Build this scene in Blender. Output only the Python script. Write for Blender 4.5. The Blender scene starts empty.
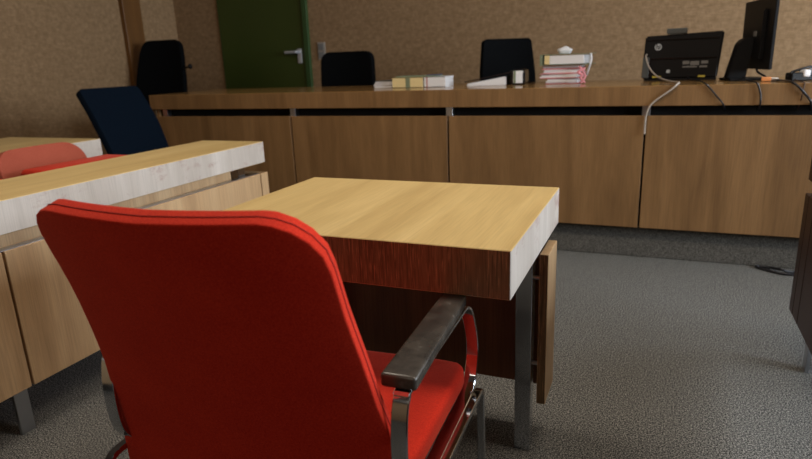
import bpy, bmesh, math, random
from mathutils import Vector, Matrix, Euler
random.seed(7)
S = bpy.context.scene
COL = S.collection
PI = math.pi

# ------------------------------------------------------------------ camera
CAM_H = 1.0846
cd = bpy.data.cameras.new('camera')
cam = bpy.data.objects.new('camera', cd); COL.objects.link(cam)
yaw, pitch, roll = 0.3997, 0.2732, -0.0388
F = Vector((-math.sin(yaw)*math.cos(pitch), math.cos(yaw)*math.cos(pitch), -math.sin(pitch)))
R0 = Vector((math.cos(yaw), math.sin(yaw), 0)); U0 = R0.cross(F)
R = R0*math.cos(roll)+U0*math.sin(roll); U = U0*math.cos(roll)-R0*math.sin(roll)
cam.matrix_world = Matrix(((R.x, U.x, -F.x, 0), (R.y, U.y, -F.y, 0), (R.z, U.z, -F.z, CAM_H), (0, 0, 0, 1)))
cd.sensor_width = 36; cd.lens = 36*601.3/812
cd.clip_start = 0.05
cd.dof.use_dof = True; cd.dof.focus_distance = 1.35; cd.dof.aperture_fstop = 4.5
S.camera = cam

# ------------------------------------------------------------------ light
wd = bpy.data.worlds.new('world'); S.world = wd; wd.use_nodes = True
wd.node_tree.nodes['Background'].inputs[0].default_value = (0.75, 0.85, 1, 1)
wd.node_tree.nodes['Background'].inputs[1].default_value = 0.5

def area(name, loc, rot, sx, sy, power, colr, spread=PI):
    l = bpy.data.lights.new(name, 'AREA'); l.shape = 'RECTANGLE'; l.size = sx; l.size_y = sy
    l.energy = power; l.color = colr; l.spread = spread
    o = bpy.data.objects.new(name, l); COL.objects.link(o); o.location = loc; o.rotation_euler = rot
    return o
WINX = 3.6
WINS = [(0.9, 2.6), (3.0, 4.7)]          # window openings (y ranges) in the right wall
WZ = (0.95, 2.45)
for a, b in WINS:
    area('window_daylight', (WINX+0.12, (a+b)/2, sum(WZ)/2), (0, PI/2, 0), WZ[1]-WZ[0], b-a, 170, (0.84, 0.92, 1.0))
for lx_, ly_, lp_ in ((-1.5, 1.6, 34), (0.5, 1.6, 34), (-0.5, -1.7, 12)):  # last one is an added fill behind the camera for chair rear and table front
    area('ceiling_and_fill_lamp', (lx_, ly_, 2.90), (0, 0, 0), 1.3, 0.5, lp_, (1.0, 0.86, 0.70))
S.view_settings.view_transform = 'Standard'
S.view_settings.look = 'None'
S.view_settings.gamma = 1
S.view_settings.use_curve_mapping = False
S.view_settings.exposure = -0.1

# ------------------------------------------------------------------ materials
def srgb(r, g, b):
    f = lambda c: (c/255/12.92) if c/255 <= 0.04045 else ((c/255+0.055)/1.055)**2.4
    return (f(r), f(g), f(b), 1)
def newmat(name, rough=0.5, metal=0.0, col=(0.5, 0.5, 0.5, 1), spec=0.5):
    m = bpy.data.materials.new(name); m.use_nodes = True
    b = m.node_tree.nodes['Principled BSDF']
    b.inputs['Base Color'].default_value = col; b.inputs['Roughness'].default_value = rough
    b.inputs['Metallic'].default_value = metal; b.inputs['Specular IOR Level'].default_value = spec
    return m, m.node_tree, b
def ramp(nt, stops):
    r = nt.nodes.new('ShaderNodeValToRGB'); e = r.color_ramp.elements
    while len(e) < len(stops): e.new(0.5)
    for k, (p, c) in enumerate(stops): e[k].position = p; e[k].color = c
    return r
def noise_mat(name, stops, scale=(1, 1, 1), nscale=5, detail=6, rough=0.5, bump=0.0, spec=0.5, bdist=0.002, metal=0, sheen=0):
    m, nt, b = newmat(name, rough, metal, spec=spec)
    tc = nt.nodes.new('ShaderNodeTexCoord'); mp = nt.nodes.new('ShaderNodeMapping')
    mp.inputs['Scale'].default_value = scale
    n = nt.nodes.new('ShaderNodeTexNoise'); n.inputs['Scale'].default_value = nscale; n.inputs['Detail'].default_value = detail
    nt.links.new(tc.outputs['Object'], mp.inputs[0]); nt.links.new(mp.outputs[0], n.inputs[0])
    r = ramp(nt, stops); nt.links.new(n.outputs[0], r.inputs[0]); nt.links.new(r.outputs[0], b.inputs['Base Color'])
    if bump:
        bp = nt.nodes.new('ShaderNodeBump'); bp.inputs['Strength'].default_value = bump; bp.inputs['Distance'].default_value = bdist
        nt.links.new(n.outputs[0], bp.inputs['Height']); nt.links.new(bp.outputs[0], b.inputs['Normal'])
    if sheen: b.inputs['Sheen Weight'].default_value = sheen
    return m
def wood(name, grain, c_dark, c_mid, c_light, rough=0.4, spec=0.5, fleck=None, band=0.35, coat=0):
    """grain = 'x','y' or 'z': direction of the grain in object space"""
    m, nt, b = newmat(name, rough, 0, spec=spec)
    L = nt.links.new
    tc = nt.nodes.new('ShaderNodeTexCoord'); inf = nt.nodes.new('ShaderNodeObjectInfo')
    ad = nt.nodes.new('ShaderNodeVectorMath'); ad.operation = 'MULTIPLY_ADD'
    cb = nt.nodes.new('ShaderNodeCombineXYZ')
    for k in range(3): L(inf.outputs['Random'], cb.inputs[k])
    L(cb.outputs[0], ad.inputs[0]); ad.inputs[1].default_value = (37, 23, 51); L(tc.outputs['Object'], ad.inputs[2])
    def stretch(s_along, s_across):
        mp = nt.nodes.new('ShaderNodeMapping')
        sc = [s_across]*3; sc['xyz'.index(grain)] = s_along
        mp.inputs['Scale'].default_value = sc; L(ad.outputs[0], mp.inputs[0]); return mp
    m1 = stretch(0.9, 9); n1 = nt.nodes.new('ShaderNodeTexNoise'); n1.inputs['Scale'].default_value = 1; n1.inputs['Detail'].default_value = 5; n1.inputs['Distortion'].default_value = 0.6
    L(m1.outputs[0], n1.inputs[0])
    m2 = stretch(7, 260); n2 = nt.nodes.new('ShaderNodeTexNoise'); n2.inputs['Scale'].default_value = 1; n2.inputs['Detail'].default_value = 4
    L(m2.outputs[0], n2.inputs[0])
    r1 = ramp(nt, [(0.3, c_dark), (0.5, c_mid), (0.72, c_light)]); L(n1.outputs[0], r1.inputs[0])
    r2 = ramp(nt, [(0.33, (1-band,)*3+(1,)), (0.6, (1, 1, 1, 1))]); L(n2.outputs[0], r2.inputs[0])
    mx = nt.nodes.new('ShaderNodeMix'); mx.data_type = 'RGBA'; mx.blend_type = 'MULTIPLY'; mx.inputs[0].default_value = 1
    L(r1.outputs[0], mx.inputs[6]); L(r2.outputs[0], mx.inputs[7])
    out = mx.outputs[2]
    if fleck:
        m3 = stretch(22, 520); n3 = nt.nodes.new('ShaderNodeTexNoise'); n3.inputs['Scale'].default_value = 1; n3.inputs['Detail'].default_value = 2
        L(m3.outputs[0], n3.inputs[0])
        r3 = ramp(nt, [(0.56, (0, 0, 0, 1)), (0.68, (1, 1, 1, 1))]); L(n3.outputs[0], r3.inputs[0])
        mf = nt.nodes.new('ShaderNodeMix'); mf.data_type = 'RGBA'; L(r3.outputs[0], mf.inputs[0]); L(out, mf.inputs[6]); mf.inputs[7].default_value = fleck
        out = mf.outputs[2]
    L(out, b.inputs['Base Color'])
    bp = nt.nodes.new('ShaderNodeBump'); bp.inputs['Strength'].default_value = 0.15; bp.inputs['Distance'].default_value = 0.0006
    L(n2.outputs[0], bp.inputs['Height']); L(bp.outputs[0], b.inputs['Normal'])
    if coat: b.inputs['Coat Weight'].default_value = coat; b.inputs['Coat Roughness'].default_value = 0.25
    return m

OAK = dict(c_dark=srgb(190, 162, 108), c_mid=srgb(202, 175, 119), c_light=srgb(212, 186, 131))
OAK2 = dict(c_dark=srgb(120, 88, 53), c_mid=srgb(134, 100, 62), c_light=srgb(148, 112, 72))
M = {}
M['oak_y'] = wood('oak_top_grain_y', 'y', **OAK, rough=0.38, band=0.14)
M['oak_x'] = wood('oak_top_grain_x', 'x', c_dark=srgb(138, 102, 60), c_mid=srgb(152, 116, 70), c_light=srgb(166, 130, 82), rough=0.15, band=0.14)
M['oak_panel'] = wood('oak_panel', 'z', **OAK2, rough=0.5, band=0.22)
M['oak_lit'] = wood('oak_panel_window_lit', 'z', c_dark=srgb(172, 138, 100), c_mid=srgb(188, 154, 114), c_light=srgb(202, 170, 130), rough=0.5, band=0.2)  # paler oak copy: window light on the panels is put into the colour
M['oak_edge'] = wood('oak_edge_brown', 'z', c_dark=srgb(104, 82, 56), c_mid=srgb(118, 94, 64), c_light=srgb(134, 108, 76), rough=0.5, band=0.5, fleck=srgb(160, 124, 88))  # brown edging, partly shade of the faces turned from the windows
M['oak_pale'] = wood('oak_edge_window_lit', 'z', c_dark=srgb(180, 170, 160), c_mid=srgb(192, 183, 174), c_light=srgb(206, 198, 190), rough=0.45, band=0.12)  # whitish oak copy with the window light painted into the edges
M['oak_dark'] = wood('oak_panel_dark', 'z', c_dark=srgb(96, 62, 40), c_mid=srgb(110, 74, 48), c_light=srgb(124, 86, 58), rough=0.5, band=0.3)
M['wood_shaded'] = wood('desk_wood_shaded', 'z', c_dark=srgb(46, 26, 19), c_mid=srgb(54, 31, 23), c_light=srgb(62, 37, 28), rough=0.45, band=0.2)  # dark copy of the desk wood: shade on the side facing away from the windows
M['post'] = wood('brown_timber_post', 'z', c_dark=srgb(98, 64, 28), c_mid=srgb(112, 74, 33), c_light=srgb(126, 85, 40), rough=0.45, band=0.15)
M['chrome'] = newmat('chrome', 0.10, 1, (0.52, 0.55, 0.60, 1))[0]
M['steel'] = newmat('satin_steel', 0.3, 1, (0.5, 0.52, 0.56, 1))[0]
M['pad'] = noise_mat('armrest_black_plastic', [(0.35, (0.026, 0.022, 0.019, 1)), (0.62, (0.055, 0.047, 0.039, 1)), (0.75, (0.12, 0.11, 0.10, 1))], nscale=28, rough=0.26, bump=0.2, bdist=0.0005)
M['black'] = newmat('black_plastic', 0.5, 0, (0.005, 0.005, 0.006, 1), 0.25)[0]
M['blackgloss'] = newmat('black_gloss', 0.2, 0, (0.008, 0.008, 0.01, 1))[0]
M['void'] = newmat('dark_fill', 0.9, 0, (0.006, 0.005, 0.004, 1))[0]  # near-black, stands in for the shade inside the bench gap
M['darkfab'] = noise_mat('black_fabric', [(0.3, (0.002, 0.0025, 0.003, 1)), (0.7, (0.005, 0.0055, 0.0065, 1))], nscale=200, rough=0.95, bump=0.3, spec=0.06)
M['navyfab'] = noise_mat('navy_fabric', [(0.3, (0.002, 0.005, 0.011, 1)), (0.7, (0.004, 0.009, 0.018, 1))], nscale=200, rough=0.95, bump=0.3, spec=0.06)
def fabric(name, c1, c2, scale=420):
    m, nt, b = newmat(name, 0.95, 0, spec=0.15); L = nt.links.new
    tc = nt.nodes.new('ShaderNodeTexCoord')
    n = nt.nodes.new('ShaderNodeTexNoise'); n.inputs['Scale'].default_value = scale; n.inputs['Detail'].default_value = 3
    n2 = nt.nodes.new('ShaderNodeTexNoise'); n2.inputs['Scale'].default_value = 9; n2.inputs['Detail'].default_value = 5
    L(tc.outputs['Object'], n.inputs[0]); L(tc.outputs['Object'], n2.inputs[0])
    ad = nt.nodes.new('ShaderNodeMath'); ad.operation = 'MULTIPLY_ADD'; ad.inputs[1].default_value = 0.35; L(n2.outputs[0], ad.inputs[0]); L(n.outputs[0], ad.inputs[2])
    r = ramp(nt, [(0.5, c1), (0.85, c2)]); L(ad.outputs[0], r.inputs[0]); L(r.outputs[0], b.inputs['Base Color'])
    bp = nt.nodes.new('ShaderNodeBump'); bp.inputs['Strength'].default_value = 0.5; bp.inputs['Distance'].default_value = 0.0008
    L(n.outputs[0], bp.inputs['Height']); L(bp.outputs[0], b.inputs['Normal'])
    b.inputs['Sheen Weight'].default_value = 0.15; b.inputs['Sheen Tint'].default_value = (1, 0.45, 0.3, 1)
    return m
M['red'] = fabric('red_upholstery', srgb(176, 28, 15), srgb(204, 50, 29))
M['faded'] = fabric('faded_red_upholstery', srgb(146, 70, 54), srgb(164, 84, 66))
M['seam'] = newmat('seam_dark_red', 0.9, 0, srgb(140, 20, 12))[0]
M['white'] = newmat('white_paper', 0.8, 0, srgb(225, 225, 228))[0]
M['pink'] = newmat('pink_card', 0.8, 0, srgb(225, 150, 160))[0]
M['redcard'] = newmat('red_card', 0.8, 0, srgb(165, 60, 55))[0]
M['cream'] = newmat('cream_card', 0.7, 0, srgb(225, 205, 150))[0]
M['green'] = newmat('grey_green_card', 0.7, 0, srgb(120, 130, 105))[0]
M['orange'] = newmat('orange_plug', 0.5, 0, srgb(230, 150, 90))[0]
M['greycable'] = newmat('grey_cable', 0.5, 0, srgb(170, 160, 150))[0]
M['blackcable'] = newmat('black_cable', 0.35, 0, (0.01, 0.01, 0.014, 1))[0]
M['yellow'] = newmat('yellow_tape', 0.6, 0, srgb(200, 180, 70))[0]
M['grey'] = newmat('grey_plastic', 0.5, 0, srgb(80, 84, 84))[0]
M['label'] = newmat('grey_label', 0.5, 0, srgb(120, 120, 120))[0]
M['logo'] = newmat('logo_silver', 0.4, 0, srgb(190, 198, 205))[0]
M['doorgreen'] = noise_mat('green_door_paint', [(0.3, srgb(52, 66, 22)), (0.7, srgb(58, 72, 25))], nscale=2, rough=0.45)
M['framegreen'] = newmat('green_frame_paint', 0.4, 0, srgb(48, 76, 40))[0]
M['ceil'] = newmat('ceiling_white', 0.9, 0, srgb(120, 112, 104))[0]
M['switch'] = newmat('switch_plate', 0.4, 0, srgb(150, 142, 132))[0]

def burlap(name, c1, c2, c3):
    m, nt, b = newmat(name, 0.9, 0, spec=0.2); L = nt.links.new
    tc = nt.nodes.new('ShaderNodeTexCoord')
    def nn(sc, s, d=3):
        mp = nt.nodes.new('ShaderNodeMapping'); mp.inputs['Scale'].default_value = sc
        n = nt.nodes.new('ShaderNodeTexNoise'); n.inputs['Scale'].default_value = s; n.inputs['Detail'].default_value = d
        L(tc.outputs['Object'], mp.inputs[0]); L(mp.outputs[0], n.inputs[0]); return n
    a = nn((1, 1, 10), 22); c = nn((10, 10, 1), 22); e = nn((1, 1, 1), 26, 5)
    s1 = nt.nodes.new('ShaderNodeMath'); L(a.outputs[0], s1.inputs[0]); L(c.outputs[0], s1.inputs[1])
    s2 = nt.nodes.new('ShaderNodeMath'); L(s1.outputs[0], s2.inputs[0]); L(e.outputs[0], s2.inputs[1])
    s3 = nt.nodes.new('ShaderNodeMath'); s3.operation = 'MULTIPLY'; L(s2.outputs[0], s3.inputs[0]); s3.inputs[1].default_value = 0.333
    r = ramp(nt, [(0.36, c1), (0.5, c2), (0.64, c3)]); L(s3.outputs[0], r.inputs[0]); L(r.outputs[0], b.inputs['Base Color'])
    bp = nt.nodes.new('ShaderNodeBump'); bp.inputs['Strength'].default_value = 0.4; bp.inputs['Distance'].default_value = 0.002
    L(s3.outputs[0], bp.inputs['Height']); L(bp.outputs[0], b.inputs['Normal'])
    return m
M['wall'] = burlap('woven_wallcovering', srgb(126, 101, 74), srgb(147, 119, 88), srgb(168, 139, 106))
def carpet(name, stops, s=1.0):
    m, nt, b = newmat(name, 0.97, 0, spec=0.1); L = nt.links.new
    tc = nt.nodes.new('ShaderNodeTexCoord')
    n = nt.nodes.new('ShaderNodeTexNoise'); n.inputs['Scale'].default_value = 190*s; n.inputs['Detail'].default_value = 3; n.inputs['Roughness'].default_value = 0.7
    v = nt.nodes.new('ShaderNodeTexNoise'); v.inputs['Scale'].default_value = 320*s; v.inputs['Detail'].default_value = 2
    L(tc.outputs['Object'], n.inputs[0]); L(tc.outputs['Object'], v.inputs[0])
    ad = nt.nodes.new('ShaderNodeMath'); ad.operation = 'MULTIPLY_ADD'; ad.inputs[1].default_value = 0.5; L(v.outputs[0], ad.inputs[0])
    hl = nt.nodes.new('ShaderNodeMath'); hl.operation = 'MULTIPLY'; hl.inputs[1].default_value = 0.5; L(n.outputs[0], hl.inputs[0]); L(hl.outputs[0], ad.inputs[2])
    r = ramp(nt, stops); L(ad.outputs[0], r.inputs[0]); L(r.outputs[0], b.inputs['Base Color'])
    bp = nt.nodes.new('ShaderNodeBump'); bp.inputs['Strength'].default_value = 0.8; bp.inputs['Distance'].default_value = 0.004
    L(ad.outputs[0], bp.inputs['Height']); L(bp.outputs[0], b.inputs['Normal'])
    return m
M['carpet'] = carpet('grey_speckled_carpet', [(0.42, srgb(34, 35, 36)), (0.5, srgb(86, 87, 87)), (0.58, srgb(158, 157, 152))])
M['podium'] = carpet('dark_podium_carpet', [(0.40, srgb(58, 56, 54)), (0.5, srgb(88, 86, 82)), (0.60, srgb(124, 122, 116))])

def add_scuffs(m):
    nt = m.node_tree; L = nt.links.new; b = nt.nodes['Principled BSDF']; src = b.inputs['Base Color'].links[0].from_socket
    tc = nt.nodes.new('ShaderNodeTexCoord'); mp = nt.nodes.new('ShaderNodeMapping'); mp.inputs['Scale'].default_value = (6, 5, 9); L(tc.outputs['Object'], mp.inputs[0])
    n = nt.nodes.new('ShaderNodeTexNoise'); n.inputs['Scale'].default_value = 1; n.inputs['Detail'].default_value = 8; n.inputs['Roughness'].default_value = 0.75; L(mp.outputs[0], n.inputs[0])
    r = ramp(nt, [(0.55, (0, 0, 0, 1)), (0.68, (0.8, 0.8, 0.8, 1))]); L(n.outputs[0], r.inputs[0])
    mx = nt.nodes.new('ShaderNodeMix'); mx.data_type = 'RGBA'; L(r.outputs[0], mx.inputs[0]); L(src, mx.inputs[6]); mx.inputs[7].default_value = srgb(150, 112, 104)
    L(mx.outputs[2], b.inputs['Base Color'])
add_scuffs(M['oak_pale'])

# ------------------------------------------------------------------ mesh helpers
def link(name, bm, mat, parent=None, smooth=False, loc=None):
    me = bpy.data.meshes.new(name); bm.normal_update(); bm.to_mesh(me); bm.free()
    mats = mat if isinstance(mat, (list, tuple)) else [mat]
    for m in mats: me.materials.append(M[m] if isinstance(m, str) else m)
    if smooth:
        for p in me.polygons: p.use_smooth = True
    o = bpy.data.objects.new(name, me); COL.objects.link(o)
    if parent is not None: o.parent = parent
    if loc: o.location = loc
    return o
def empty(name, loc=(0, 0, 0), rz=0):
    o = bpy.data.objects.new(name, None); COL.objects.link(o); o.location = loc; o.rotation_euler = (0, 0, rz)
    o.empty_display_size = 0.1
    return o
def tag(o, label=None, cat=None, group=None, kind=None):
    if label: o['label'] = label
    if cat: o['category'] = cat
    if group: o['group'] = group
    if kind: o['kind'] = kind
    return o
def box(bm, x0, x1, y0, y1, z0, z1, bev=0.0, seg=2, mi=0):
    r = bmesh.ops.create_cube(bm, size=1)
    vs = r['verts']
    for v in vs:
        v.co = Vector(((x0+x1)/2+v.co.x*(x1-x0), (y0+y1)/2+v.co.y*(y1-y0), (z0+z1)/2+v.co.z*(z1-z0)))
    fs = set(f for v in vs for f in v.link_faces)
    for f in fs: f.material_index = mi
    if bev:
        es = list(set(e for v in vs for e in v.link_edges))
        bmesh.ops.bevel(bm, geom=es, offset=bev, segments=seg, profile=0.5, affect='EDGES', clamp_overlap=True)
    return vs
def mbox(name, x0, x1, y0, y1, z0, z1, mat, parent=None, bev=0.0, seg=2):
    bm = bmesh.new(); box(bm, x0, x1, y0, y1, z0, z1, bev, seg); return link(name, bm, mat, parent)
def catmull(pts, n=8, closed=False):
    P = [Vector(p) for p in pts]; out = []; N = len(P)
    rng = N if closed else N-1
    for i in range(rng):
        if closed: p0, p1, p2, p3 = P[(i-1) % N], P[i], P[(i+1) % N], P[(i+2) % N]
        else: p0, p1, p2, p3 = P[max(i-1, 0)], P[i], P[i+1], P[min(i+2, N-1)]
        for k in range(n):
            t = k/n
            out.append(0.5*((2*p1)+(-p0+p2)*t+(2*p0-5*p1+4*p2-p3)*t*t+(-p0+3*p1-3*p2+p3)*t**3))
    if not closed: out.append(P[-1])
    return out
def roundpath(pts, r, n=6, closed=False):
    P = [Vector(p) for p in pts]; out = []; N = len(P)
    for i in range(N):
        if not closed and i in (0, N-1): out.append(P[i]); continue
        a, b, c = P[(i-1) % N], P[i], P[(i+1) % N]
        d1 = (a-b); d2 = (c-b); rr = min(r, d1.length*0.48, d2.length*0.48)
        s = b+d1.normalized()*rr; e = b+d2.normalized()*rr
        for k in range(n+1):
            t = k/n; out.append((1-t)**2*s+2*(1-t)*t*b+t*t*e)
    return out
def tube(bm, pts, rad, n=8, closed=False):
    """round tube along pts"""
    rings = []; N = len(pts); up = Vector((0, 0, 1)); prev = None
    for i, p in enumerate(pts):
        if closed: t = pts[(i+1) % N]-pts[i-1]
        else: t = pts[min(i+1, N-1)]-pts[max(i-1, 0)]
        t.normalize()
        a = prev if prev is not None else (Vector((1, 0, 0)) if abs(t.x) < 0.8 else Vector((0, 1, 0)))
        a = (a-t*a.dot(t)).normalized(); b = t.cross(a); prev = a
        rr = rad[i] if isinstance(rad, (list, tuple)) else rad
        rings.append([bm.verts.new(p+a*math.cos(2*PI*k/n)*rr+b*math.sin(2*PI*k/n)*rr) for k in range(n)])
    m = N if closed else N-1
    for i in range(m):
        A, B = rings[i], rings[(i+1) % N]
        for k in range(n): bm.faces.new((A[k], A[(k+1) % n], B[(k+1) % n], B[k]))
    if not closed: bm.faces.new(rings[0][::-1]); bm.faces.new(rings[-1])
def strap(bm, path, w, t, closed=False, bev=0.0012):
    """flat bar: path in the YZ plane (Vectors with x = centre), w wide in X, t thick"""
    N = len(path); rings = []
    for i, p in enumerate(path):
        if closed: d = path[(i+1) % N]-path[i-1]
        else: d = path[min(i+1, N-1)]-path[max(i-1, 0)]
        d.normalize(); nrm = Vector((0, -d.z, d.y))
        prof = [(-w/2, -t/2+bev), (-w/2+bev, -t/2), (w/2-bev, -t/2), (w/2, -t/2+bev), (w/2, t/2-bev), (w/2-bev, t/2), (-w/2+bev, t/2), (-w/2, t/2-bev)]
        rings.append([bm.verts.new(p+Vector((a, 0, 0))+nrm*b) for a, b in prof])
    m = N if closed else N-1
    for i in range(m):
        A, B = rings[i], rings[(i+1) % N]
        for k in range(8): bm.faces.new((A[k], A[(k+1) % 8], B[(k+1) % 8], B[k]))
    if not closed: bm.faces.new(rings[0][::-1]); bm.faces.new(rings[-1])
def cyl(bm, p0, p1, r0, r1=None, n=16):
    tube(bm, [Vector(p0), Vector(p1)], [r0, r1 if r1 is not None else r0], n)
def shade_auto(o):
    for p in o.data.polygons: p.use_smooth = True
    m = o.modifiers.new('split', 'EDGE_SPLIT'); m.split_angle = math.radians(35)

# ------------------------------------------------------------------ room
XL, XR, YB, YF, ZC = -4.7, WINX, -2.6, 5.2, 2.95
def struct(name, bm, mat, parent=None):
    o = link(name, bm, mat, parent)
    if parent is None: o['kind'] = 'structure'
    return o
def sbox(name, *a, mat, parent=None, bev=0):
    bm = bmesh.new(); box(bm, *a, bev=bev); return struct(name, bm, mat, parent)
sbox('floor', XL-0.2, XR+0.3, YB-0.2, YF+0.2, -0.1, 0, mat='carpet')
sbox('ceiling', XL-0.2, XR+0.3, YB-0.2, YF+0.2, ZC, ZC+0.1, mat='ceil')
sbox('wall_back', XL-0.2, XR+0.3, YF, YF+0.2, 0, ZC, mat='wall')
sbox('wall_left', XL-0.2, XL, YB-0.2, YF, 0, ZC, mat='wall')
sbox('wall_rear', XL, XR+0.3, YB-0.2, YB, 0, ZC, mat='wall')
bm = bmesh.new()                                             # right wall with two window openings
ys = [YB] + [v for w in WINS for v in w] + [YF]
box(bm, XR, XR+0.2, YB, YF, 0, WZ[0]); box(bm, XR, XR+0.2, YB, YF, WZ[1], ZC)
for k in range(0, len(ys), 2): box(bm, XR, XR+0.2, ys[k], ys[k+1], WZ[0], WZ[1])
struct('wall_right', bm, 'wall')
for i, (a, b) in enumerate(WINS):
    bm = bmesh.new()
    for (y0, y1, z0, z1) in ((a, b, WZ[0], WZ[0]+0.05), (a, b, WZ[1]-0.05, WZ[1]), (a, a+0.05, WZ[0], WZ[1]), (b-0.05, b, WZ[0], WZ[1]), ((a+b)/2-0.03, (a+b)/2+0.03, WZ[0], WZ[1])):
        box(bm, XR+0.03, XR+0.08, y0, y1, z0, z1)
    struct('window_%d' % (i+1), bm, 'white')
POD = 0.165; BY = 3.331; PLY = 3.381
pod = sbox('podium', XL, XR, PLY, YF, 0, POD, mat='podium', bev=0.006)
tag(pod, 'low dark-carpeted podium step running under the long judges bench', 'podium')
# timber post against the left wall
bm = bmesh.new(); box(bm, XL, XL+0.05, 4.485, 4.70, POD, ZC, bev=0.004); struct('trim_1', bm, 'post')
# green door in the back wall
dr = empty('door_1', (0, 0, 0)); dr['kind'] = 'structure'
DX0, DX1 = -4.13, -3.165
bm = bmesh.new(); box(bm, DX0, DX1, YF-0.018, YF+0.02, POD+0.01, POD+2.1, bev=0.003); link('door_leaf', bm, 'doorgreen', dr)
bm = bmesh.new()
box(bm, DX1, DX1+0.055, YF-0.035, YF+0.01, POD, POD+2.19, bev=0.006)
box(bm, DX0-0.012, DX0, YF-0.016, YF+0.01, POD, POD+2.19, bev=0.002)
box(bm, DX0, DX1, YF-0.035, YF+0.01, POD+2.1, POD+2.19, bev=0.004)
link('door_frame', bm, 'framegreen', dr)
bm = bmesh.new()
box(bm, -3.245, -3.200, YF-0.030, YF-0.018, 1.10, 1.235, bev=0.004)
tube(bm, roundpath([(-3.222, YF-0.02, 1.205), (-3.222, YF-0.085, 1.205), (-3.345, YF-0.085, 1.205)], 0.02), 0.014, 10)
cyl(bm, (-3.222, YF-0.02, 1.13), (-3.222, YF-0.034, 1.13), 0.012)
link('door_handle', bm, newmat('satin_aluminium', 0.45, 0.6, (0.62, 0.64, 0.68, 1))[0], dr, smooth=False)

# light switch
sw = empty('light_switch', (-2.99, YF, 1.205))
tag(sw, 'tall beige double light switch on back wall right of the green door', 'light switch')
bm = bmesh.new(); box(bm, -0.042, 0.042, -0.012, 0, -0.08, 0.08, bev=0.004); link('wall_plate', bm, 'switch', sw)
for dz in (-0.037, 0.037):
    bm = bmesh.new(); box(bm, -0.028, 0.028, -0.018, -0.012, dz-0.028, dz+0.028, bev=0.003); link('rocker', bm, 'label', sw)

# ------------------------------------------------------------------ wooden desks
T, G, ZQ = 0.0989, 0.0496, 0.157
def slab(name, x0, x1, y0, y1, z0, z1, top, mx, my, parent, lip=0.004, mxn=None, myn=None):
    """worktop: top face veneer, faces along +-X and +-Y with their own edging"""
    bm = bmesh.new(); box(bm, x0, x1, y0, y1, z0, z1, bev=0.0015, seg=1)
    bm.normal_update()
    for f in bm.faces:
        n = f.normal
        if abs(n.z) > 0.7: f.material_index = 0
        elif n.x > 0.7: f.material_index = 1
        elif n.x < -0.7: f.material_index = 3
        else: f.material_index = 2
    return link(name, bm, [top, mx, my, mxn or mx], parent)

# --- witness table
TX0, TX1, TY0, TY1, ZT = -0.9972, -0.2335, 1.0462, 1.6297, 0.74
tb = empty('witness_table', ((TX0+TX1)/2, (TY0+TY1)/2, 0))
tag(tb, 'small wooden witness table with thick oak top standing alone in front of red armchair', 'table')
ox, oy = tb.location.x, tb.location.y
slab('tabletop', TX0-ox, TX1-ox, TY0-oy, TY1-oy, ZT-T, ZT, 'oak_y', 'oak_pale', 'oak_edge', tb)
LX0, LX1 = -0.3185, -0.2745
for s, (a, b) in ((1, (LX0, LX1)), (-1, (TX0+TX1-LX1, TX0+TX1-LX0))):
    bm = bmesh.new(); box(bm, a-ox, b-ox, 1.488-oy, 1.532-oy, 0, ZT-T, bev=0.002); link('leg', bm, 'chrome', tb)
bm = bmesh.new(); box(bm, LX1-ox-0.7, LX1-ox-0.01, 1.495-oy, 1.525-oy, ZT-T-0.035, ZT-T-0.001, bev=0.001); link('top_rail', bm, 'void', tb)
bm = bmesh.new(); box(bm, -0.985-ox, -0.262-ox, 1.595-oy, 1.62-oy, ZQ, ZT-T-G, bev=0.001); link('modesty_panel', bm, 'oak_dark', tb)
for s in (1, -1):
    xa, xb = (-0.258, -0.2345) if s > 0 else (TX0+TX1+0.2345, TX0+TX1+0.258)
    p = slab('side_panel', xa-ox, xb-ox, 1.49-oy, 1.625-oy, ZQ, ZT-T-G, 'oak_lit', 'oak_lit', 'oak_edge', tb)
    for z in (0.52, 0.27):
        c0, c1 = (LX1, -0.258) if s > 0 else (TX0+TX1+0.258, TX0+TX1-LX1)
        bm = bmesh.new(); cyl(bm, (c0-ox, 1.51-oy, z), (c1-ox, 1.51-oy, z), 0.006, n=10); link('spacer_bolt', bm, 'steel', tb)

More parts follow.
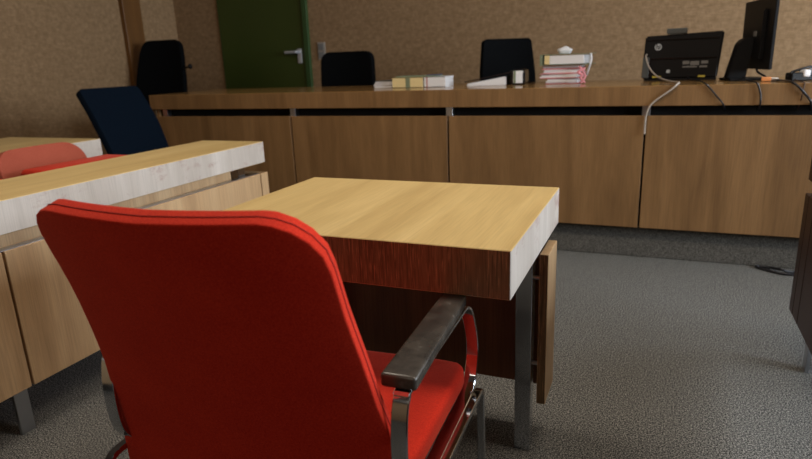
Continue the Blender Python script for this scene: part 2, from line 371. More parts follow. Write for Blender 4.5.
# --- row desks (left, left second row, right)
def row_desk(name, xf, sgn, y0, y1, depth, seams, label, pm, em, lab, tm='oak_y', open_end=None):
    """xf = x of the front plane; sgn=+1: front faces +X"""
    r = empty(name, (xf-sgn*depth/2, (y0+y1)/2, 0)); tag(r, label, 'desk', lab)
    ox, oy = r.location.x, r.location.y
    X = lambda a: xf-sgn*a-ox            # distance behind the front plane
    def bx(nm, a0, a1, ya, yb, z0, z1, m, bev=0.0015):
        q = sorted((X(a0), X(a1))); bm = bmesh.new(); box(bm, q[0], q[1], ya-oy, yb-oy, z0, z1, bev=bev, seg=1); return link(nm, bm, m, r)
    q = sorted((X(0), X(depth)))
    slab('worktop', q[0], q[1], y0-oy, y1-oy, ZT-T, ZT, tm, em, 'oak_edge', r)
    ys = [y0]+list(seams)+[y1-0.045]
    for a, b in zip(ys[:-1], ys[1:]):
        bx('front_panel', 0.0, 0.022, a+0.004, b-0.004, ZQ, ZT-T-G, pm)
    bx('end_panel', 0.0, depth-0.03, y1-0.042, y1+0.012, ZQ, ZT-T-G, pm)
    bx('rail', 0.05, 0.07, y0, y1-0.20, ZT-T-G-0.05, ZT-T, pm)
    bx('shade_backing', 0.0225, 0.030, y0+0.01, y1-0.047, ZQ+0.005, ZT-T-G-0.035, 'void')
    bx('metal_strip', 0.008, 0.032, y0, y1-0.047, ZT-T-G+0.0, ZT-T-G+0.004, 'steel', 0)
    bx('bracket', 0.035, 0.075, y1-0.165, y1-0.115, ZT-T-G-0.03, ZT-T, 'chrome')
    for s in seams:
        bx('leg', 0.034, 0.046, s-0.045, s+0.0, 0, ZT-T-G-0.055, 'steel', 0.001)
        bx('leg', depth-0.09, depth-0.045, s-0.045, s+0.0, 0, ZT-T, 'steel', 0.001)
    for yy in (y0+0.1, y1-0.16):
        bx('leg', depth-0.09, depth-0.045, yy, yy+0.045, 0, ZT-T, 'steel', 0.001)
    return r
row_desk('row_desk', -1.7375, 1, -1.55, 2.4005, 0.3565, [-0.22, 1.0916], 'long narrow oak desk left of the red armchair, worn front edge, whitish with window light', 'oak_lit', 'oak_pale', None)
row_desk('row_desk', -2.797, 1, -0.6, 2.4005, 0.72, [1.0916], 'second oak desk further left, in front of the left wall, behind the low red seat', 'oak_lit', 'oak_pale', None)
row_desk('row_desk', 0.492, -1, -1.0, 2.4005, 0.3565, [1.0, 2.27], 'dark shaded wooden desk cut off by the right edge of the photo', 'wood_shaded', 'wood_shaded', None)

# --- judges bench
BX0, BX1, BD, BZT = -3.342, 2.9, 0.80, 0.9181
PX0, PS = -3.2419, 1.0612
jb = empty('judges_bench', ((BX0+BX1)/2, BY+BD/2, POD))
tag(jb, 'long brown wooden judges bench with four wide front panels across the room', 'bench')
ox, oy, oz = jb.location
def jbx(nm, x0, x1, y0, y1, z0, z1, m, bev=0.002, par=jb):
    bm = bmesh.new(); box(bm, x0-ox, x1-ox, y0-oy, y1-oy, z0-oz, z1-oz, bev=bev, seg=1); return link(nm, bm, m, par)
slab('worktop', BX0-ox, BX1-ox, BY-oy, BY+BD-oy, BZT-T-oz, BZT-oz, 'oak_x', 'oak_panel', 'oak_panel', jb)
ZB1 = BZT-T-G
xs = [BX0+0.03]+[PX0+k*PS for k in range(1, 6)]+[BX1-0.03]
for a, b in zip(xs[:-1], xs[1:]):
    jbx('front_panel', a+0.005, b-0.005, BY, BY+0.022, 0.178, ZB1, 'oak_panel')
for k in range(0, 6):
    x = PX0+k*PS
    jbx('bracket', x-0.02, x+0.02, BY+0.03, BY+0.07, ZB1-0.03, BZT-T, 'steel', 0.001)
jbx('shade_backing', BX0+0.04, BX1-0.04, BY+0.0495+0.03, BY+0.11, POD, BZT-T, 'void', 0)  # added black sheet that makes the gap under the worktop read as shade
jbx('side_panel', BX0+0.03, BX0+0.055, BY+0.024, BY+BD-0.05, POD, BZT-T-0.002, 'oak_panel')
jbx('side_panel', BX1-0.055, BX1-0.03, BY+0.024, BY+BD-0.05, POD, BZT-T-0.002, 'oak_panel')
for x in (-1.7, 1.0):
    jbx('leg', x-0.02, x+0.02, BY+BD-0.1, BY+BD-0.06, POD, BZT-T, 'steel')

# ------------------------------------------------------------------ red armchairs
def shell_outline(top_w, bot_w, h, r, mid_w=None, rb=0.05, n=7):
    """outline in (x, s) going round; s=0 bottom, h top"""
    pts = []
    def corner(cx, cs, a0, rr):
        for k in range(n+1):
            a = a0+PI/2*k/n; pts.append((cx+rr*math.cos(a), cs+rr*math.sin(a)))
    corner(top_w-r, h-r, 0, r); corner(-top_w+r, h-r, PI/2, r); corner(-bot_w+rb, rb, PI, rb); corner(bot_w-rb, rb, 1.5*PI, rb)
    return pts
def half_width(s, h, prof):
    t = s/h
    for (t0, w0), (t1, w1) in zip(prof[:-1], prof[1:]):
        if t <= t1: return w0+(w1-w0)*(t-t0)/(t1-t0)
    return prof[-1][1]
def back_shell(h, prof, r, rb, place, thick, nx=20, ny=22):
    """grid filled shell: rows follow the side profile with rounded corners; returns bm of the sheet + rim points"""
    bm = bmesh.new(); rows = []
    ss = []
    for k in range(ny+1):
        t = k/ny; ss.append(h*(0.5-0.5*math.cos(PI*t)))
    for s in ss:
        w = half_width(s, h, prof)
        if s > h-r: w = w-r+math.sqrt(max(0, r*r-(s-(h-r))**2))
        if s < rb: w = w-rb+math.sqrt(max(0, rb*rb-(rb-s)**2))
        rows.append([bm.verts.new(place((-1+2*i/nx)*w, s, w)) for i in range(nx+1)])
    for a, b in zip(rows[:-1], rows[1:]):
        for i in range(nx): bm.faces.new((a[i], a[i+1], b[i+1], b[i]))
    rim = [r_[-1].co.copy() for r_ in rows]+[v.co.copy() for v in reversed(rows[-1][1:-1])]+[r_[0].co.copy() for r_ in reversed(rows)]+[v.co.copy() for v in rows[0][1:-1]]
    return bm, rim
def solid(o, thick, bev=0.010, seg=3):
    m = o.modifiers.new('solid', 'SOLIDIFY'); m.thickness = thick; m.offset = 0
    b = o.modifiers.new('bev', 'BEVEL'); b.width = bev; b.segments = seg; b.limit_method = 'ANGLE'; b.angle_limit = math.radians(50)
    for p in o.data.polygons: p.use_smooth = True

def make_armchair(loc, rz, label, group=None):
    """origin: floor point under the seat centre, facing +Y"""
    c = empty('red_armchair', loc, rz); tag(c, label, 'armchair', group)
    # backrest: from (y=-0.20,z=.40) to (y=-0.30,z=.90)
    z0, z1, y0, y1 = 0.300, 0.911, -0.178, -0.343
    H = math.hypot(z1-z0, y1-y0)
    def place(x, s, w):
        t = s/H
        y = y0+(y1-y0)*(0.32*t+0.68*t*t)
        bow = 0.041*(abs(x)/0.25)**2.2*(0.35+0.65*t)
        return Vector((x-0.005, y+bow, z0+(z1-z0)*t-0.004*(1-abs(x)/max(w, 0.01))*t))
    prof = [(0, 0.296), (0.2, 0.286), (0.35, 0.274), (0.5, 0.256), (0.75, 0.239), (1.0, 0.235)]
    bm, rim = back_shell(H, prof, 0.070, 0.06, place, 0.036)
    b = link('backrest', bm, 'red', c, smooth=True); solid(b, 0.032, 0.012, 4)
    rimc = [Vector((0, 0, 0))+p for p in rim]
    # piping seam around the rim, just proud of the edge
    cen = sum(rimc, Vector())/len(rimc)
    bm = bmesh.new()
    off = []
    for k, p in enumerate(rimc):
        t = (rimc[(k+1) % len(rimc)]-rimc[k-1]); t.normalize()
        nrm = Vector((t.z, 0, -t.x));
        if nrm.length < 1e-6: nrm = Vector((0, 0, 1))
        nrm.normalize()
        d = p-cen; d.y = 0
        if nrm.dot(d) < 0: nrm = -nrm
        off.append(p+nrm*0.0004)
    tube(bm, off, 0.0009, 6, closed=True)
    link('piping', bm, 'seam', b, smooth=True)
    # seat cushion
    bm = bmesh.new(); NX, NY = 22, 18; sw, d0, d1 = 0.279, -0.185, 0.222; grid = []
    for j in range(NY+1):
        row = []
        for i in range(NX+1):
            u = -1+2*i/NX; v = -1+2*j/NY
            # rounded-square mapping
            e = 9.0
            l = max(abs(u), abs(v)); q = ((abs(u)**e+abs(v)**e)**(1/e)) if l > 0 else 1
            k = l/q if q > 0 else 1
            X = u*k*sw; Y = (d0+d1)/2+v*k*(d1-d0)/2
            Z = 0.440+0.006*(u*u)-0.010*max(0, v)**3-0.008*(1-u*u)*(1-v*v)
            row.append(bm.verts.new((X, Y, Z)))
        grid.append(row)
    for j in range(NY):
        for i in range(NX): bm.faces.new((grid[j][i], grid[j][i+1], grid[j+1][i+1], grid[j+1][i]))
    s = link('seat', bm, 'red', c, smooth=True); solid(s, 0.042, 0.013, 4)
    # arm loops: flat chrome bar, closed loop, pads on top
    for sg in (-1, 1):
        x = sg*0.280
        P = [(x, -0.16, 0.613), (x, 0.10, 0.613), (x, 0.166, 0.604), (x, 0.205, 0.56), (x, 0.232, 0.495), (x, 0.222, 0.445), (x, 0.19, 0.41), (x, 0.12, 0.402),
             (x, -0.10, 0.402), (x, -0.163, 0.412), (x, -0.198, 0.45), (x, -0.206, 0.52), (x, -0.199, 0.58), (x, -0.185, 0.606)]
        bm = bmesh.new(); strap(bm, catmull(P, 6, True), 0.026, 0.007, True)
        fr = link('arm_frame', bm, 'chrome', c); shade_auto(fr)
        bm = bmesh.new(); NXp = 1
        xp = x-sg*0.006; vs = box(bm, xp-0.029, xp+0.029, -0.186, 0.148, 0.6165, 0.640)
        for v in bm.verts:
            v.co.x = (xp-sg*0.008)+(v.co.x-xp)*0.86 if v.co.y > 0 else v.co.x
        bmesh.ops.bevel(bm, geom=list(bm.edges), offset=0.006, segments=3, profile=0.5, affect='EDGES')
        pd = link('armrest', bm, 'pad', fr); shade_auto(pd)
        # base: inverted U of flat bar, two legs
        xo = sg*0.300
        for (a, bb, nm) in ((0.0, 0.222, 'leg'), (0.0, -0.222, 'leg')):
            bm = bmesh.new()
            pts = roundpath([(xo, a, 0.398), (xo, bb, 0.398), (xo, bb+(0.012 if bb > 0 else -0.012), 0.0)], 0.03, 6)
            strap(bm, pts, 0.016, 0.012)
            lg = link('leg', bm, 'chrome', c); shade_auto(lg)
    for yy in (0.10, -0.10):
        bm = bmesh.new(); box(bm, -0.288, 0.288, yy-0.012, yy+0.012, 0.386, 0.3975, bev=0.002); link('crossbar', bm, 'steel', c)
    return c
def copy_tree(o, parent=None):
    c = o.copy(); COL.objects.link(c)
    if parent is not None: c.parent = parent
    for ch in list(o.children): copy_tree(ch, c)
    return c
chair = make_armchair((-0.608, 0.898, 0), 0.035, 'large red upholstered armchair with chrome arms in the foreground, seen from behind')

# low red seats between the left desks, and one more chair behind the second desk
def low_seat(loc, rz, label, group):
    c = empty('low_back_chair', loc, rz); tag(c, label, 'chair', group)       # faces +X
    H = 0.36
    def place(x, s, w):
        t = s/H
        return Vector((-0.17-0.09*t+0.05*(abs(x)/0.25)**2, x, 0.425+0.345*t))
    prof = [(0, 0.215), (0.5, 0.225), (1, 0.215)]
    bm, rim = back_shell(H, prof, 0.085, 0.03, place, 0.03)
    b = link('backrest', bm, 'faded', c, smooth=True); solid(b, 0.03, 0.010, 3)
    bm = bmesh.new(); box(bm, -0.10, 0.155, -0.20, 0.26, 0.655, 0.70, bev=0.02, seg=3)
    for v in bm.verts:
        k = (v.co.y+0.2)/0.46
        v.co.x += 0.0; v.co.z += 0.012*math.sin(PI*k)
    s = link('seat', bm, 'red', c, smooth=True)
    for sx, sy in ((-0.13, -0.19), (-0.13, 0.19), (0.11, -0.17), (0.11, 0.20)):
        bm = bmesh.new(); box(bm, sx-0.012, sx+0.012, sy-0.012, sy+0.012, 0, 0.66 if sx > 0 else 0.445, bev=0.002); link('leg', bm, 'chrome', c)
    return c
lc = low_seat((-2.39, 1.90, 0), 0, 'low-backed seat with faded salmon-red back tucked between the two left desks', 'low red seats')
c2 = copy_tree(lc); c2.location = (-2.41, 1.285, 0); c2['label'] = 'red seat at the left photo edge, only its cushion corner showing above the desk'
fc = copy_tree(chair); fc.location = (-3.86, 2.10, 0); fc.rotation_euler = (0, 0, -PI/2)
fc['label'] = 'red chair at far left behind the second desk, only its back edge showing'
del lc['group'], c2['group']

# ------------------------------------------------------------------ office chairs
def office_chair(name, loc, rz, label, fab, bw, zb, zt, lean, group=None, prof=None, r=0.06, arms=False, bow=0.03, knob=False):
    """faces +Y locally; zb, zt = bottom and top of the back above its floor"""
    c = empty(name, loc, rz); tag(c, label, 'office chair', group)
    H = zt-zb
    def place(x, s, w):
        t = s/H
        return Vector((x, -0.21-lean*t*(0.6+0.4*t)+bow*(abs(x)/(bw))**2, zb+s))
    prof = prof or [(0, bw*0.94), (0.5, bw), (1, bw*0.97)]
    bm, rim = back_shell(H, prof, r, 0.05, place, 0.05, 14, 16)
    b = link('backrest', bm, fab, c, smooth=True); solid(b, 0.045, 0.014, 3)
    bm = bmesh.new(); box(bm, -0.24, 0.24, -0.21, 0.25, 0.43, 0.50, bev=0.03, seg=3); link('seat', bm, fab, c, smooth=True)
    bm = bmesh.new(); tube(bm, roundpath([(0, 0.0, 0.40), (0, -0.25-lean*0.2, 0.40), (0, -0.26-lean*0.3, zb+0.18)], 0.06), 0.018, 10); link('back_support', bm, 'black', c, smooth=True)
    bm = bmesh.new(); cyl(bm, (0, 0, 0.10), (0, 0, 0.43), 0.025); link('gas_column', bm, 'steel', c, smooth=True)
    for k in range(5):
        a = 2*PI*k/5+0.3; d = Vector((math.cos(a), math.sin(a), 0))
        bm = bmesh.new(); tube(bm, [d*0.02+Vector((0, 0, 0.12)), d*0.29+Vector((0, 0, 0.075))], [0.022, 0.014], 8)
        sp = link('base_arm', bm, 'black', c, smooth=True)
        e = d*0.28; t = Vector((-d.y, d.x, 0))
        bm = bmesh.new(); cyl(bm, e-t*0.022+Vector((0, 0, 0.031)), e+t*0.022+Vector((0, 0, 0.031)), 0.031, n=14); link('caster', bm, 'black', sp)
    if arms:
        for sg in (-1, 1):
            bm = bmesh.new(); tube(bm, roundpath([(sg*0.20, 0, 0.43), (sg*0.29, 0, 0.43), (sg*0.29, 0, 0.66)], 0.04), 0.014, 8)
            ap = link('arm_post', bm, 'black', c, smooth=True)
            bm = bmesh.new(); box(bm, sg*0.29-0.04, sg*0.29+0.04, -0.13, 0.13, 0.655, 0.685, bev=0.012, seg=2); link('armrest', bm, 'black', ap, smooth=True)
    if knob:
        bm = bmesh.new(); tube(bm, [Vector((-bw*0.9, -0.23, 0.92)), Vector((-bw-0.075, -0.22, 0.945))], 0.008, 8)
        bmesh.ops.create_uvsphere(bm, u_segments=10, v_segments=8, radius=0.022, matrix=Matrix.Translation((-bw-0.08, -0.22, 0.945)))
        link('lever', bm, 'black', c, smooth=True)
    return c
office_chair('office_chair', (-2.33, 4.24, POD), PI, 'black office chair with rounded back behind bench, between green door and binders', 'darkfab', 0.238, 0.52, 1.008, 0.02, r=0.07)
office_chair('office_chair', (-0.93, 4.27, POD), PI+0.5, 'black office chair turned slightly, behind bench and behind the open ring binder', 'darkfab', 0.20, 0.52, 1.045, 0.06, r=0.025, prof=[(0, 0.215), (0.6, 0.20), (1, 0.178)])
office_chair('office_chair', (-4.27, 4.24, POD), PI+0.10, 'tall black high-backed office chair at the left end of the bench, before the timber post', 'darkfab', 0.25, 0.56, 1.185, 0.12, r=0.06, prof=[(0, 0.27), (0.45, 0.265), (0.8, 0.235), (1, 0.20)], knob=True)
office_chair('office_chair', (-2.92, 2.97, 0), -PI/2-0.05, 'navy blue office chair standing on the floor before the left end of the bench', 'navyfab', 0.235, 0.50, 0.98, 0.24, r=0.02)

# ------------------------------------------------------------------ things on the judges bench
ZB = BZT
def obj_box(bm, cx, cy, cz, sx, sy, sz, rz=0, bev=0.0, mi=0, tilt=0):
    vs = bmesh.ops.create_cube(bm, size=1)['verts']
    mt = Matrix.Translation((cx, cy, cz)) @ Matrix.Rotation(rz, 4, 'Z') @ Matrix.Rotation(tilt, 4, 'Y')
    for v in vs: v.co = mt @ Vector((v.co.x*sx, v.co.y*sy, v.co.z*sz))
    for f in set(f for v in vs for f in v.link_faces): f.material_index = mi
    if bev: bmesh.ops.bevel(bm, geom=list(set(e for v in vs for e in v.link_edges)), offset=bev, segments=2, affect='EDGES', profile=0.5)
def thing_box(name, loc, size, mat, label, cat, rz=0, bev=0.002, group=None):
    o = empty(name, loc, rz); tag(o, label, cat, group); return o
# loose white papers, far left
o = empty('paper_stack', (-1.690, 3.83, ZB), 0.05); tag(o, 'stack of white papers lying at the left end of the cream binders', 'papers')
bm = bmesh.new()
for k in range(7): obj_box(bm, random.uniform(-.006, .006), random.uniform(-.006, .006), 0.004+k*0.0055, 0.13, 0.24, 0.005, random.uniform(-.04, .04))
link('sheets', bm, 'white', o)
bm = bmesh.new(); obj_box(bm, 0.0, 0.0, 0.0425, 0.135, 0.245, 0.004, 0.03, 0.001); link('cover_sheet', bm, 'grey', o)
def book(name, loc, size, cover, pages, label, cat, rz=0, band=None):
    """lies flat, spine towards -Y"""
    o = empty(name, loc, rz); tag(o, label, cat); sx, sy, sz = size
    bm = bmesh.new()
    obj_box(bm, 0, 0, 0.0015, sx, sy, 0.003); obj_box(bm, 0, 0, sz-0.0015, sx, sy, 0.003); obj_box(bm, 0, -sy/2+0.002, sz/2, sx, 0.004, sz)
    link('cover', bm, cover, o)
    bm = bmesh.new(); obj_box(bm, 0, 0.002, sz/2, sx-0.008, sy-0.010, sz-0.0064); link('pages', bm, pages, o)
    if band:
        bm = bmesh.new(); obj_box(bm, band[0], -sy/2-0.0008, sz/2, band[1], 0.0012, sz*0.96); link('spine_label', bm, band[2], o)
    return o
book('binder', (-1.556, 3.77, ZB), (0.100, 0.2, 0.064), 'cream', 'white', 'thick cream binder standing beside the white papers, left of its green-striped twin', 'binder')
book('binder', (-1.448, 3.77, ZB), (0.105, 0.2, 0.064), 'cream', 'white', 'thick cream binder with grey-green spine label, between cream binder and white book', 'binder', band=(-0.05, 0.03, 'green'))
book('book', (-1.319, 3.77, ZB), (0.140, 0.18, 0.064), 'white', 'white', 'thick white book with a thin red spine line, rightmost of the row left of centre', 'book', band=(-0.052, 0.006, 'redcard'))
bk = empty('folder', (-1.46, 3.78, ZB+0.0645), 0.06); tag(bk, 'thin dark folder lying on top of the cream binders', 'folder')
bm = bmesh.new(); obj_box(bm, 0, 0, 0.004, 0.27, 0.16, 0.007, 0, 0.001); link('folder_cover', bm, 'green', bk)
bm = bmesh.new(); obj_box(bm, 0.11, -0.02, 0.0095, 0.08, 0.10, 0.004, 0, 0.001); link('blue_note', bm, newmat('blue_note', .6, 0, srgb(60, 70, 110))[0], bk)

# open ring binder with a wedge of papers
rb = empty('ring_binder', (-0.950, 3.88, ZB), 0.12); rb.scale = (1.08, 1, 1.3); tag(rb, 'open black ring binder with fanned white papers before the turned office chair', 'ring binder')
bm = bmesh.new()
vs = [(-0.175, -0.13, 0.0), (0.05, -0.13, 0.0), (0.05, -0.13, 0.040), (-0.175, -0.13, 0.010), (-0.175, 0.13, 0.0), (0.05, 0.13, 0.0), (0.05, 0.13, 0.040), (-0.175, 0.13, 0.010)]
V = [bm.verts.new(v) for v in vs]
for f in ((0, 1, 2, 3), (5, 4, 7, 6), (4, 0, 3, 7), (1, 5, 6, 2), (3, 2, 6, 7), (4, 5, 1, 0)): bm.faces.new([V[i] for i in f])
bmesh.ops.bevel(bm, geom=list(bm.edges), offset=0.003, segments=2, affect='EDGES'); link('papers', bm, 'white', rb)
bm = bmesh.new()
V = [bm.verts.new(v) for v in [(-0.19, -0.14, 0.016), (0.11, -0.14, 0.060), (0.11, -0.14, 0.066), (-0.19, -0.14, 0.020), (-0.19, 0.15, 0.016), (0.11, 0.15, 0.060), (0.11, 0.15, 0.066), (-0.19, 0.15, 0.020)]]
for f in ((0, 1, 2, 3), (5, 4, 7, 6), (4, 0, 3, 7), (1, 5, 6, 2), (3, 2, 6, 7), (4, 5, 1, 0)): bm.faces.new([V[i] for i in f])
link('cover', bm, 'blackgloss', rb)
bm = bmesh.new(); obj_box(bm, 0.115, 0.0, 0.034, 0.085, 0.29, 0.068, 0, 0.012); link('spine', bm, 'blackgloss', rb)
bm = bmesh.new(); obj_box(bm, 0.118, -0.146, 0.036, 0.052, 0.003, 0.056, 0, 0.0005); link('spine_label', bm, 'white', rb)
bm = bmesh.new(); obj_box(bm, 0.100, -0.148, 0.036, 0.012, 0.002, 0.056); link('spine_stripe', bm, 'green', rb)

# pile of pink and white files
px, py = -0.548, 3.90
zc = ZB
def files(zc, sx, sy, n, label, cols, dx=0, rz=0):
    o = empty('file_folder', (px+dx, py, zc), rz); tag(o, label, 'file folder', None)
    th = 0.0
    bm = bmesh.new(); obj_box(bm, 0, 0, 0.0015, sx, sy, 0.003, 0); h = 0.003
    pg = bmesh.new()
    for k in range(n):
        obj_box(pg, random.uniform(-.005, .005), random.uniform(-.004, .004), h+0.0035, sx-0.018, sy-0.012, 0.0064, random.uniform(-.03, .03)); h += 0.0068
    obj_box(bm, 0, 0, h+0.0015, sx, sy, 0.003, 0.02); h += 0.003
    link('folder_cover', bm, cols[0], o); link('sheets', pg, cols[1], o)
    return zc+h+0.0005
zc = files(zc, 0.20, 0.26, 4, 'white file with red-edged cover at the very bottom of the pink pile', ('redcard', 'white'), 0.0, 0.03)
zc = files(zc, 0.235, 0.27, 3, 'pink file lying second from bottom of the pink pile', ('pink', 'white'), -0.008, -0.05)
zc = files(zc, 0.235, 0.27, 3, 'pink file lying third from bottom, right below the dark red one', ('pink', 'white'), -0.005, 0.04)
zc = files(zc, 0.225, 0.27, 2, 'dark red file directly under the grey lever-arch file', ('redcard', 'white'), 0.0, -0.03)
ar = empty('lever_arch_file', (px+0.02, py-0.01, zc), -0.04); tag(ar, 'grey lever-arch file full of white pages lying on top of the pink pile', 'file')
bm = bmesh.new()
obj_box(bm, 0, 0, 0.0015, 0.285, 0.285, 0.003); obj_box(bm, 0, 0, 0.0625, 0.285, 0.285, 0.003); obj_box(bm, -0.135, 0, 0.032, 0.015, 0.285, 0.060)
link('cover', bm, 'green', ar)
bm = bmesh.new(); obj_box(bm, 0.012, 0, 0.031, 0.20, 0.27, 0.050, 0, 0.002); link('pages', bm, 'white', ar)
bm = bmesh.new(); tube(bm, roundpath([(0.142, -0.10, 0.062), (0.150, -0.10, 0.030), (0.125, -0.10, -0.062)], 0.03), 0.007, 8); link('closing_strap', bm, 'white', ar, smooth=True)
bm = bmesh.new(); obj_box(bm, -0.10, -0.1435, 0.032, 0.03, 0.003, 0.05, 0, 0.001); link('finger_hole_plate', bm, 'cream', ar)
zc2 = zc+0.064
ti = bmesh.new()
bmesh.ops.create_icosphere(ti, subdivisions=3, radius=0.03)
for v in ti.verts:
    k = 1+0.16*math.sin(v.co.x*120+1)*math.cos(v.co.y*140)+0.08*math.sin(v.co.z*200)
    v.co = Vector((v.co.x*1.5*k, v.co.y*k, max(v.co.z*0.8*k, -0.018)))
tt = link('crumpled_tissue', ti, 'white', None, smooth=True, loc=(px+0.0, py-0.03, zc2+0.018)); tag(tt, 'small crumpled white tissue lying on top of the lever-arch file', 'tissue')
rbm = bmesh.new()
tube(rbm, catmull([(0, 0, .096), (0.012, -0.008, .080), (-0.006, -0.012, .064), (0.02, -0.01, .050), (0.008, -0.012, .034), (0.022, -0.01, .018), (0.012, -0.014, .006)], 5), 0.008, 7)
tube(rbm, catmull([(0.03, 0, .090), (0.022, -0.01, .070), (0.036, -0.01, .045), (0.026, -0.014, .018), (0.036, -0.012, .006)], 5), 0.006, 7)
rr = link('pink_ribbon', rbm, 'pink', None, smooth=True, loc=(px+0.105, py-0.165, ZB+0.0)); tag(rr, 'pink ribbon hanging down the front right corner of the file pile', 'ribbon')

# ---- printer seen from behind
pr = empty('printer', (0.095, 3.88, ZB), -0.08)
tag(pr, 'black office printer seen from behind, standing on the bench left of the monitor', 'printer')
W2, Dp = 0.205, 0.22
bm = bmesh.new()
vs = [(-W2-0.0, 0, 0.012), (W2-0.012, 0, 0.012), (W2+0.006, 0, 0.262), (-W2+0.012, 0, 0.250)]
fr = [bm.verts.new(v) for v in vs]; bkv = [bm.verts.new((v[0], Dp, v[2])) for v in vs]
bm.faces.new(fr[::-1] if False else fr); bm.faces.new(bkv[::-1])
for k in range(4): bm.faces.new((fr[(k+1) % 4], fr[k], bkv[k], bkv[(k+1) % 4]))
bmesh.ops.recalc_face_normals(bm, faces=bm.faces)
bmesh.ops.bevel(bm, geom=list(bm.edges), offset=0.008, segments=3, affect='EDGES'); link('body', bm, 'black', pr)
bm = bmesh.new(); obj_box(bm, -0.03, 0.03, 0.272, 0.105, 0.07, 0.030, 0, 0.004); obj_box(bm, -0.03, 0.03, 0.259, 0.07, 0.06, 0.012); link('paper_tray', bm, 'grey', pr)
bm = bmesh.new(); obj_box(bm, 0.005, -0.004, 0.125, 0.36, 0.010, 0.004); obj_box(bm, 0.0, -0.003, 0.228, 0.38, 0.010, 0.003); obj_box(bm, -0.16, -0.003, 0.07, 0.004, 0.008, 0.09); link('back_ridge', bm, 'blackgloss', pr)
bm = bmesh.new(); obj_box(bm, -0.182, -0.004, 0.075, 0.036, 0.014, 0.115, 0, 0.004); link('duplex_cover', bm, 'grey', pr)
bm = bmesh.new(); obj_box(bm, 0.0, 0.012, 0.006, 0.38, 0.02, 0.0119); obj_box(bm, 0.0, Dp-0.02, 0.006, 0.38, 0.02, 0.0079); link('feet', bm, 'black', pr)
bm = bmesh.new()
for (x, z, w, h) in ((0.03, 0.098, 0.035, 0.018), (0.075, 0.094, 0.045, 0.022), (0.125, 0.098, 0.035, 0.016), (0.05, 0.075, 0.075, 0.008), (0.12, 0.075, 0.04, 0.01)):
    obj_box(bm, x, -0.0015, z, w, 0.004, h)
link('rating_label', bm, 'label', pr)
bm = bmesh.new(); obj_box(bm, -0.12, -0.0012, 0.022, 0.045, 0.004, 0.010); obj_box(bm, 0.115, -0.0012, 0.022, 0.035, 0.004, 0.010); link('yellow_tape', bm, 'yellow', pr)
bm = bmesh.new(); obj_box(bm, -0.06, -0.002, 0.052, 0.018, 0.006, 0.018); link('usb_port', bm, 'logo', pr)
bm = bmesh.new(); cyl(bm, (-0.122, 0.001, 0.188), (-0.122, -0.003, 0.188), 0.0185, n=28)
lg = link('logo_disc', bm, 'logo', pr)
bm = bmesh.new()
sh = 0.22                                                     # slanted letters h and p
def stroke(x0, z0, x1, z1, w=0.0035): 
    a = Vector((x0+z0*sh, 0, z0)); b = Vector((x1+z1*sh, 0, z1)); d = (b-a).normalized(); n = Vector((-d.z, 0, d.x))*w/2
    q = [a+n, b+n, b-n, a-n]
    f0 = [bm.verts.new(v+Vector((-0.122, -0.0028, 0.188))) for v in q]; f1 = [bm.verts.new(v+Vector((-0.122, -0.0042, 0.188))) for v in q]
    bm.faces.new(f0); bm.faces.new(f1[::-1])
    for k in range(4): bm.faces.new((f0[k], f0[(k+1) % 4], f1[(k+1) % 4], f1[k]))
stroke(-0.0105, -0.008, -0.0105, 0.017); stroke(-0.0105, 0.0065, -0.003, 0.0065); stroke(-0.003, 0.008, -0.003, -0.008)
stroke(0.0035, -0.017, 0.0035, 0.008); stroke(0.0035, 0.0065, 0.011, 0.0065); stroke(0.011, 0.008, 0.011, -0.008); stroke(0.0035, -0.0065, 0.011, -0.0065)
link('logo_letters', bm, 'black', lg)

# ---- monitor, seen from behind and almost edge on
A = Vector((0.497, 3.53)); B = Vector((0.412, 3.97)); mc = (A+B)/2
mo = empty('computer_monitor', (mc.x-0.06, mc.y, ZB), 0); tag(mo, 'black computer monitor seen nearly edge-on from behind, right of the printer', 'monitor')
ang = math.atan2(A.y-B.y, A.x-B.x)
def mm(x, y, z): # panel space -> local : x along panel (B->A), y outward (screen side), z up from worktop
    d = Vector((math.cos(ang), math.sin(ang))); n = Vector((-d.y, d.x))
    p = mc+d*x+n*y; return Vector((p.x-mo.location.x, p.y-mo.location.y, z))
def pbox(bm, x0, x1, y0, y1, z0, z1, bev=0.003, tp=0):
    vs = bmesh.ops.create_cube(bm, size=1)['verts']
    for v in vs:
        X = x0 if v.co.x < 0 else x1; Y = y0 if v.co.y < 0 else y1; Z = z0 if v.co.z < 0 else z1
        v.co = mm(X, Y+tp*(Z-1.1), Z)
    if bev: bmesh.ops.bevel(bm, geom=list(set(e for v in vs for e in v.link_edges)), offset=bev, segments=2, affect='EDGES')
hw = (A-B).length/2
bm = bmesh.new(); pbox(bm, -hw, hw, -0.009, 0.007, 0.975, 1.322); link('panel_housing', bm, 'black', mo)
bm = bmesh.new(); pbox(bm, -hw+0.012, hw-0.012, 0.0075, 0.0085, 0.99, 1.31, 0); link('screen', bm, 'blackgloss', mo)
bm = bmesh.new(); pbox(bm, -hw*0.6, hw*0.6, -0.028, -0.009, 1.02, 1.27, 0.008); link('rear_bulge', bm, 'black', mo)
bm = bmesh.new(); pbox(bm, 0.02, 0.06, -0.0305, -0.0275, 1.14, 1.165, 0); link('rear_sticker', bm, 'label', mo)
bm = bmesh.new()
prof2 = [(-0.028, 1.135), (-0.028, 1.075), (-0.050, ZB+0.012), (-0.140, ZB+0.012), (-0.100, 1.105), (-0.080, 1.13)]
ra = [bm.verts.new(mm(-0.035, a, z)) for a, z in prof2]; rb_ = [bm.verts.new(mm(0.035, a, z)) for a, z in prof2]
bm.faces.new(ra); bm.faces.new(rb_[::-1])
for k in range(6): bm.faces.new((ra[(k+1) % 6], ra[k], rb_[k], rb_[(k+1) % 6]))
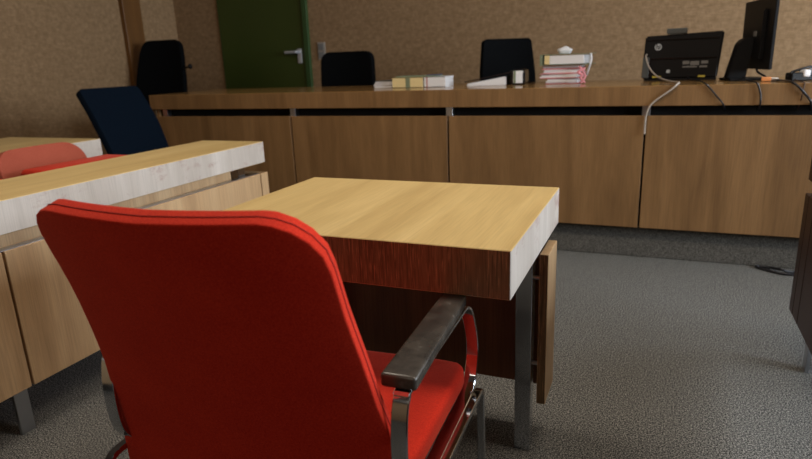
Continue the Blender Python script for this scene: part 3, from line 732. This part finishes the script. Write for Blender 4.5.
bmesh.ops.recalc_face_normals(bm, faces=bm.faces)
bmesh.ops.bevel(bm, geom=list(bm.edges), offset=0.004, segments=2, affect='EDGES'); link('stand_arm', bm, 'black', mo)
bm = bmesh.new(); pbox(bm, -0.10, 0.10, -0.145, 0.04, ZB+0.0005, ZB+0.014, 0.004)
link('stand_base', bm, 'black', mo)
for ch in mo.children:
    for v in ch.data.vertices: v.co.z -= ZB

# ---- cables
def cable(name, pts, rad, mat, label, n=8):
    bm = bmesh.new(); P = catmull(pts, n); o0 = P[0].copy()
    tube(bm, [p-o0 for p in P], rad, 8)
    o = link(name, bm, mat, None, smooth=True, loc=o0); tag(o, label, 'cable'); return o
fy = BY-0.010
cable('grey_cable', [(-0.085, 3.885, ZB+0.150), (-0.088, 3.865, ZB+0.135), (-0.065, 3.84, ZB+0.075), (-0.02, 3.80, ZB+0.028), (0.04, 3.68, ZB+0.007), (0.085, 3.50, ZB+0.007), (0.078, 3.345, ZB+0.007), (0.05, fy, ZB-0.02), (-0.01, fy, ZB-0.065), (-0.045, fy, ZB-0.105), (-0.058, fy, ZB-0.16), (-0.0585, fy-0.004, ZB-0.24)], 0.0045, 'greycable', 'light grey cable running from the printer over the bench edge onto the panel joint')
cable('black_cable', [(0.13, 3.90, ZB+0.022), (0.16, 3.82, ZB+0.006), (0.19, 3.60, ZB+0.006), (0.20, 3.345, ZB+0.006), (0.218, fy, ZB-0.010), (0.25, fy, ZB-0.048), (0.285, fy, ZB-0.09), (0.30, fy+0.05, ZB-0.125)], 0.004, 'blackcable', 'black cable hanging diagonally over the bench edge below the printer')
cable('black_cable', [(0.40, 3.66, ZB+0.019), (0.405, 3.54, ZB+0.006), (0.418, 3.345, ZB+0.006), (0.426, fy, ZB-0.006), (0.44, fy, ZB-0.05), (0.443, fy, ZB-0.09), (0.443, fy+0.05, ZB-0.125)], 0.004, 'blackcable', 'black cable hanging straight over the bench edge below the monitor')
cable('black_cable', [(0.475, 3.78, ZB+0.10), (0.46, 3.70, ZB+0.05), (0.485, 3.62, ZB+0.025), (0.51, 3.60, ZB+0.006), (0.545, 3.50, ZB+0.006), (0.56, 3.345, ZB+0.006), (0.585, fy-0.005, ZB-0.012), (0.62, fy-0.005, ZB-0.05), (0.645, fy-0.005, ZB-0.085), (0.66, fy+0.05, ZB-0.125)], 0.0055, 'blackcable', 'thick black cable curving right from the monitor over the bench edge')
cable('black_cable', [(0.60, 3.50, ZB+0.010), (0.61, 3.42, ZB+0.004), (0.612, 3.338, ZB+0.004), (0.612, fy+0.006, ZB-0.012), (0.608, fy+0.006, ZB-0.07), (0.606, fy+0.05, ZB-0.125)], 0.0025, newmat('brown_cable', .5, 0, srgb(60, 35, 28))[0], 'thin brown cable hanging from the power strip over the bench edge')
cn = empty('cable_plug', (0.487, 3.55, ZB+0.001), -0.1); tag(cn, 'small orange cable plug lying on the bench below the monitor', 'plug')
bm = bmesh.new(); obj_box(bm, 0, 0, 0.011, 0.042, 0.03, 0.020, 0, 0.003); link('plug_body', bm, 'orange', cn)
bm = bmesh.new(); obj_box(bm, 0.036, 0, 0.010, 0.032, 0.018, 0.014, 0, 0.002); link('plug_tip', bm, 'steel', cn)
ps = empty('power_strip', (0.70, 3.58, ZB), 0.35); tag(ps, 'power strip with a tangle of plugs at the right edge on the bench', 'power strip')
bm = bmesh.new(); obj_box(bm, 0, 0, 0.02, 0.26, 0.06, 0.04, 0, 0.006); link('strip_body', bm, 'black', ps)
for k, (x, mt) in enumerate(((-0.06, 'white'), (-0.015, 'logo'), (0.035, 'white'), (0.08, 'logo'))):
    bm = bmesh.new(); obj_box(bm, x, -0.012, 0.036+0.006*(k % 2), 0.034, 0.05, 0.034, 0.2*k, 0.008); link('plug', bm, mt, ps)
bm = bmesh.new(); tube(bm, catmull([(-0.13, 0.0, 0.02), (-0.11, 0.01, 0.042), (-0.07, 0.0, 0.056), (-0.02, 0.0, 0.066), (0.05, 0.0, 0.06)], 5), 0.006, 8); link('plug_lead', bm, 'blackcable', ps, smooth=True)
# loop of black cable on the floor
cable('floor_cable', [(0.80, 3.30, 0.008), (0.69, 3.275, 0.008), (0.62, 3.27, 0.008), (0.56, 3.305, 0.008), (0.515, 3.345, 0.008), (0.53, 3.365, 0.008), (0.58, 3.35, 0.008), (0.62, 3.30, 0.018), (0.66, 3.31, 0.008), (0.78, 3.345, 0.008)], 0.0065, 'blackcable', 'loop of black cable lying on the carpet at the foot of the bench')
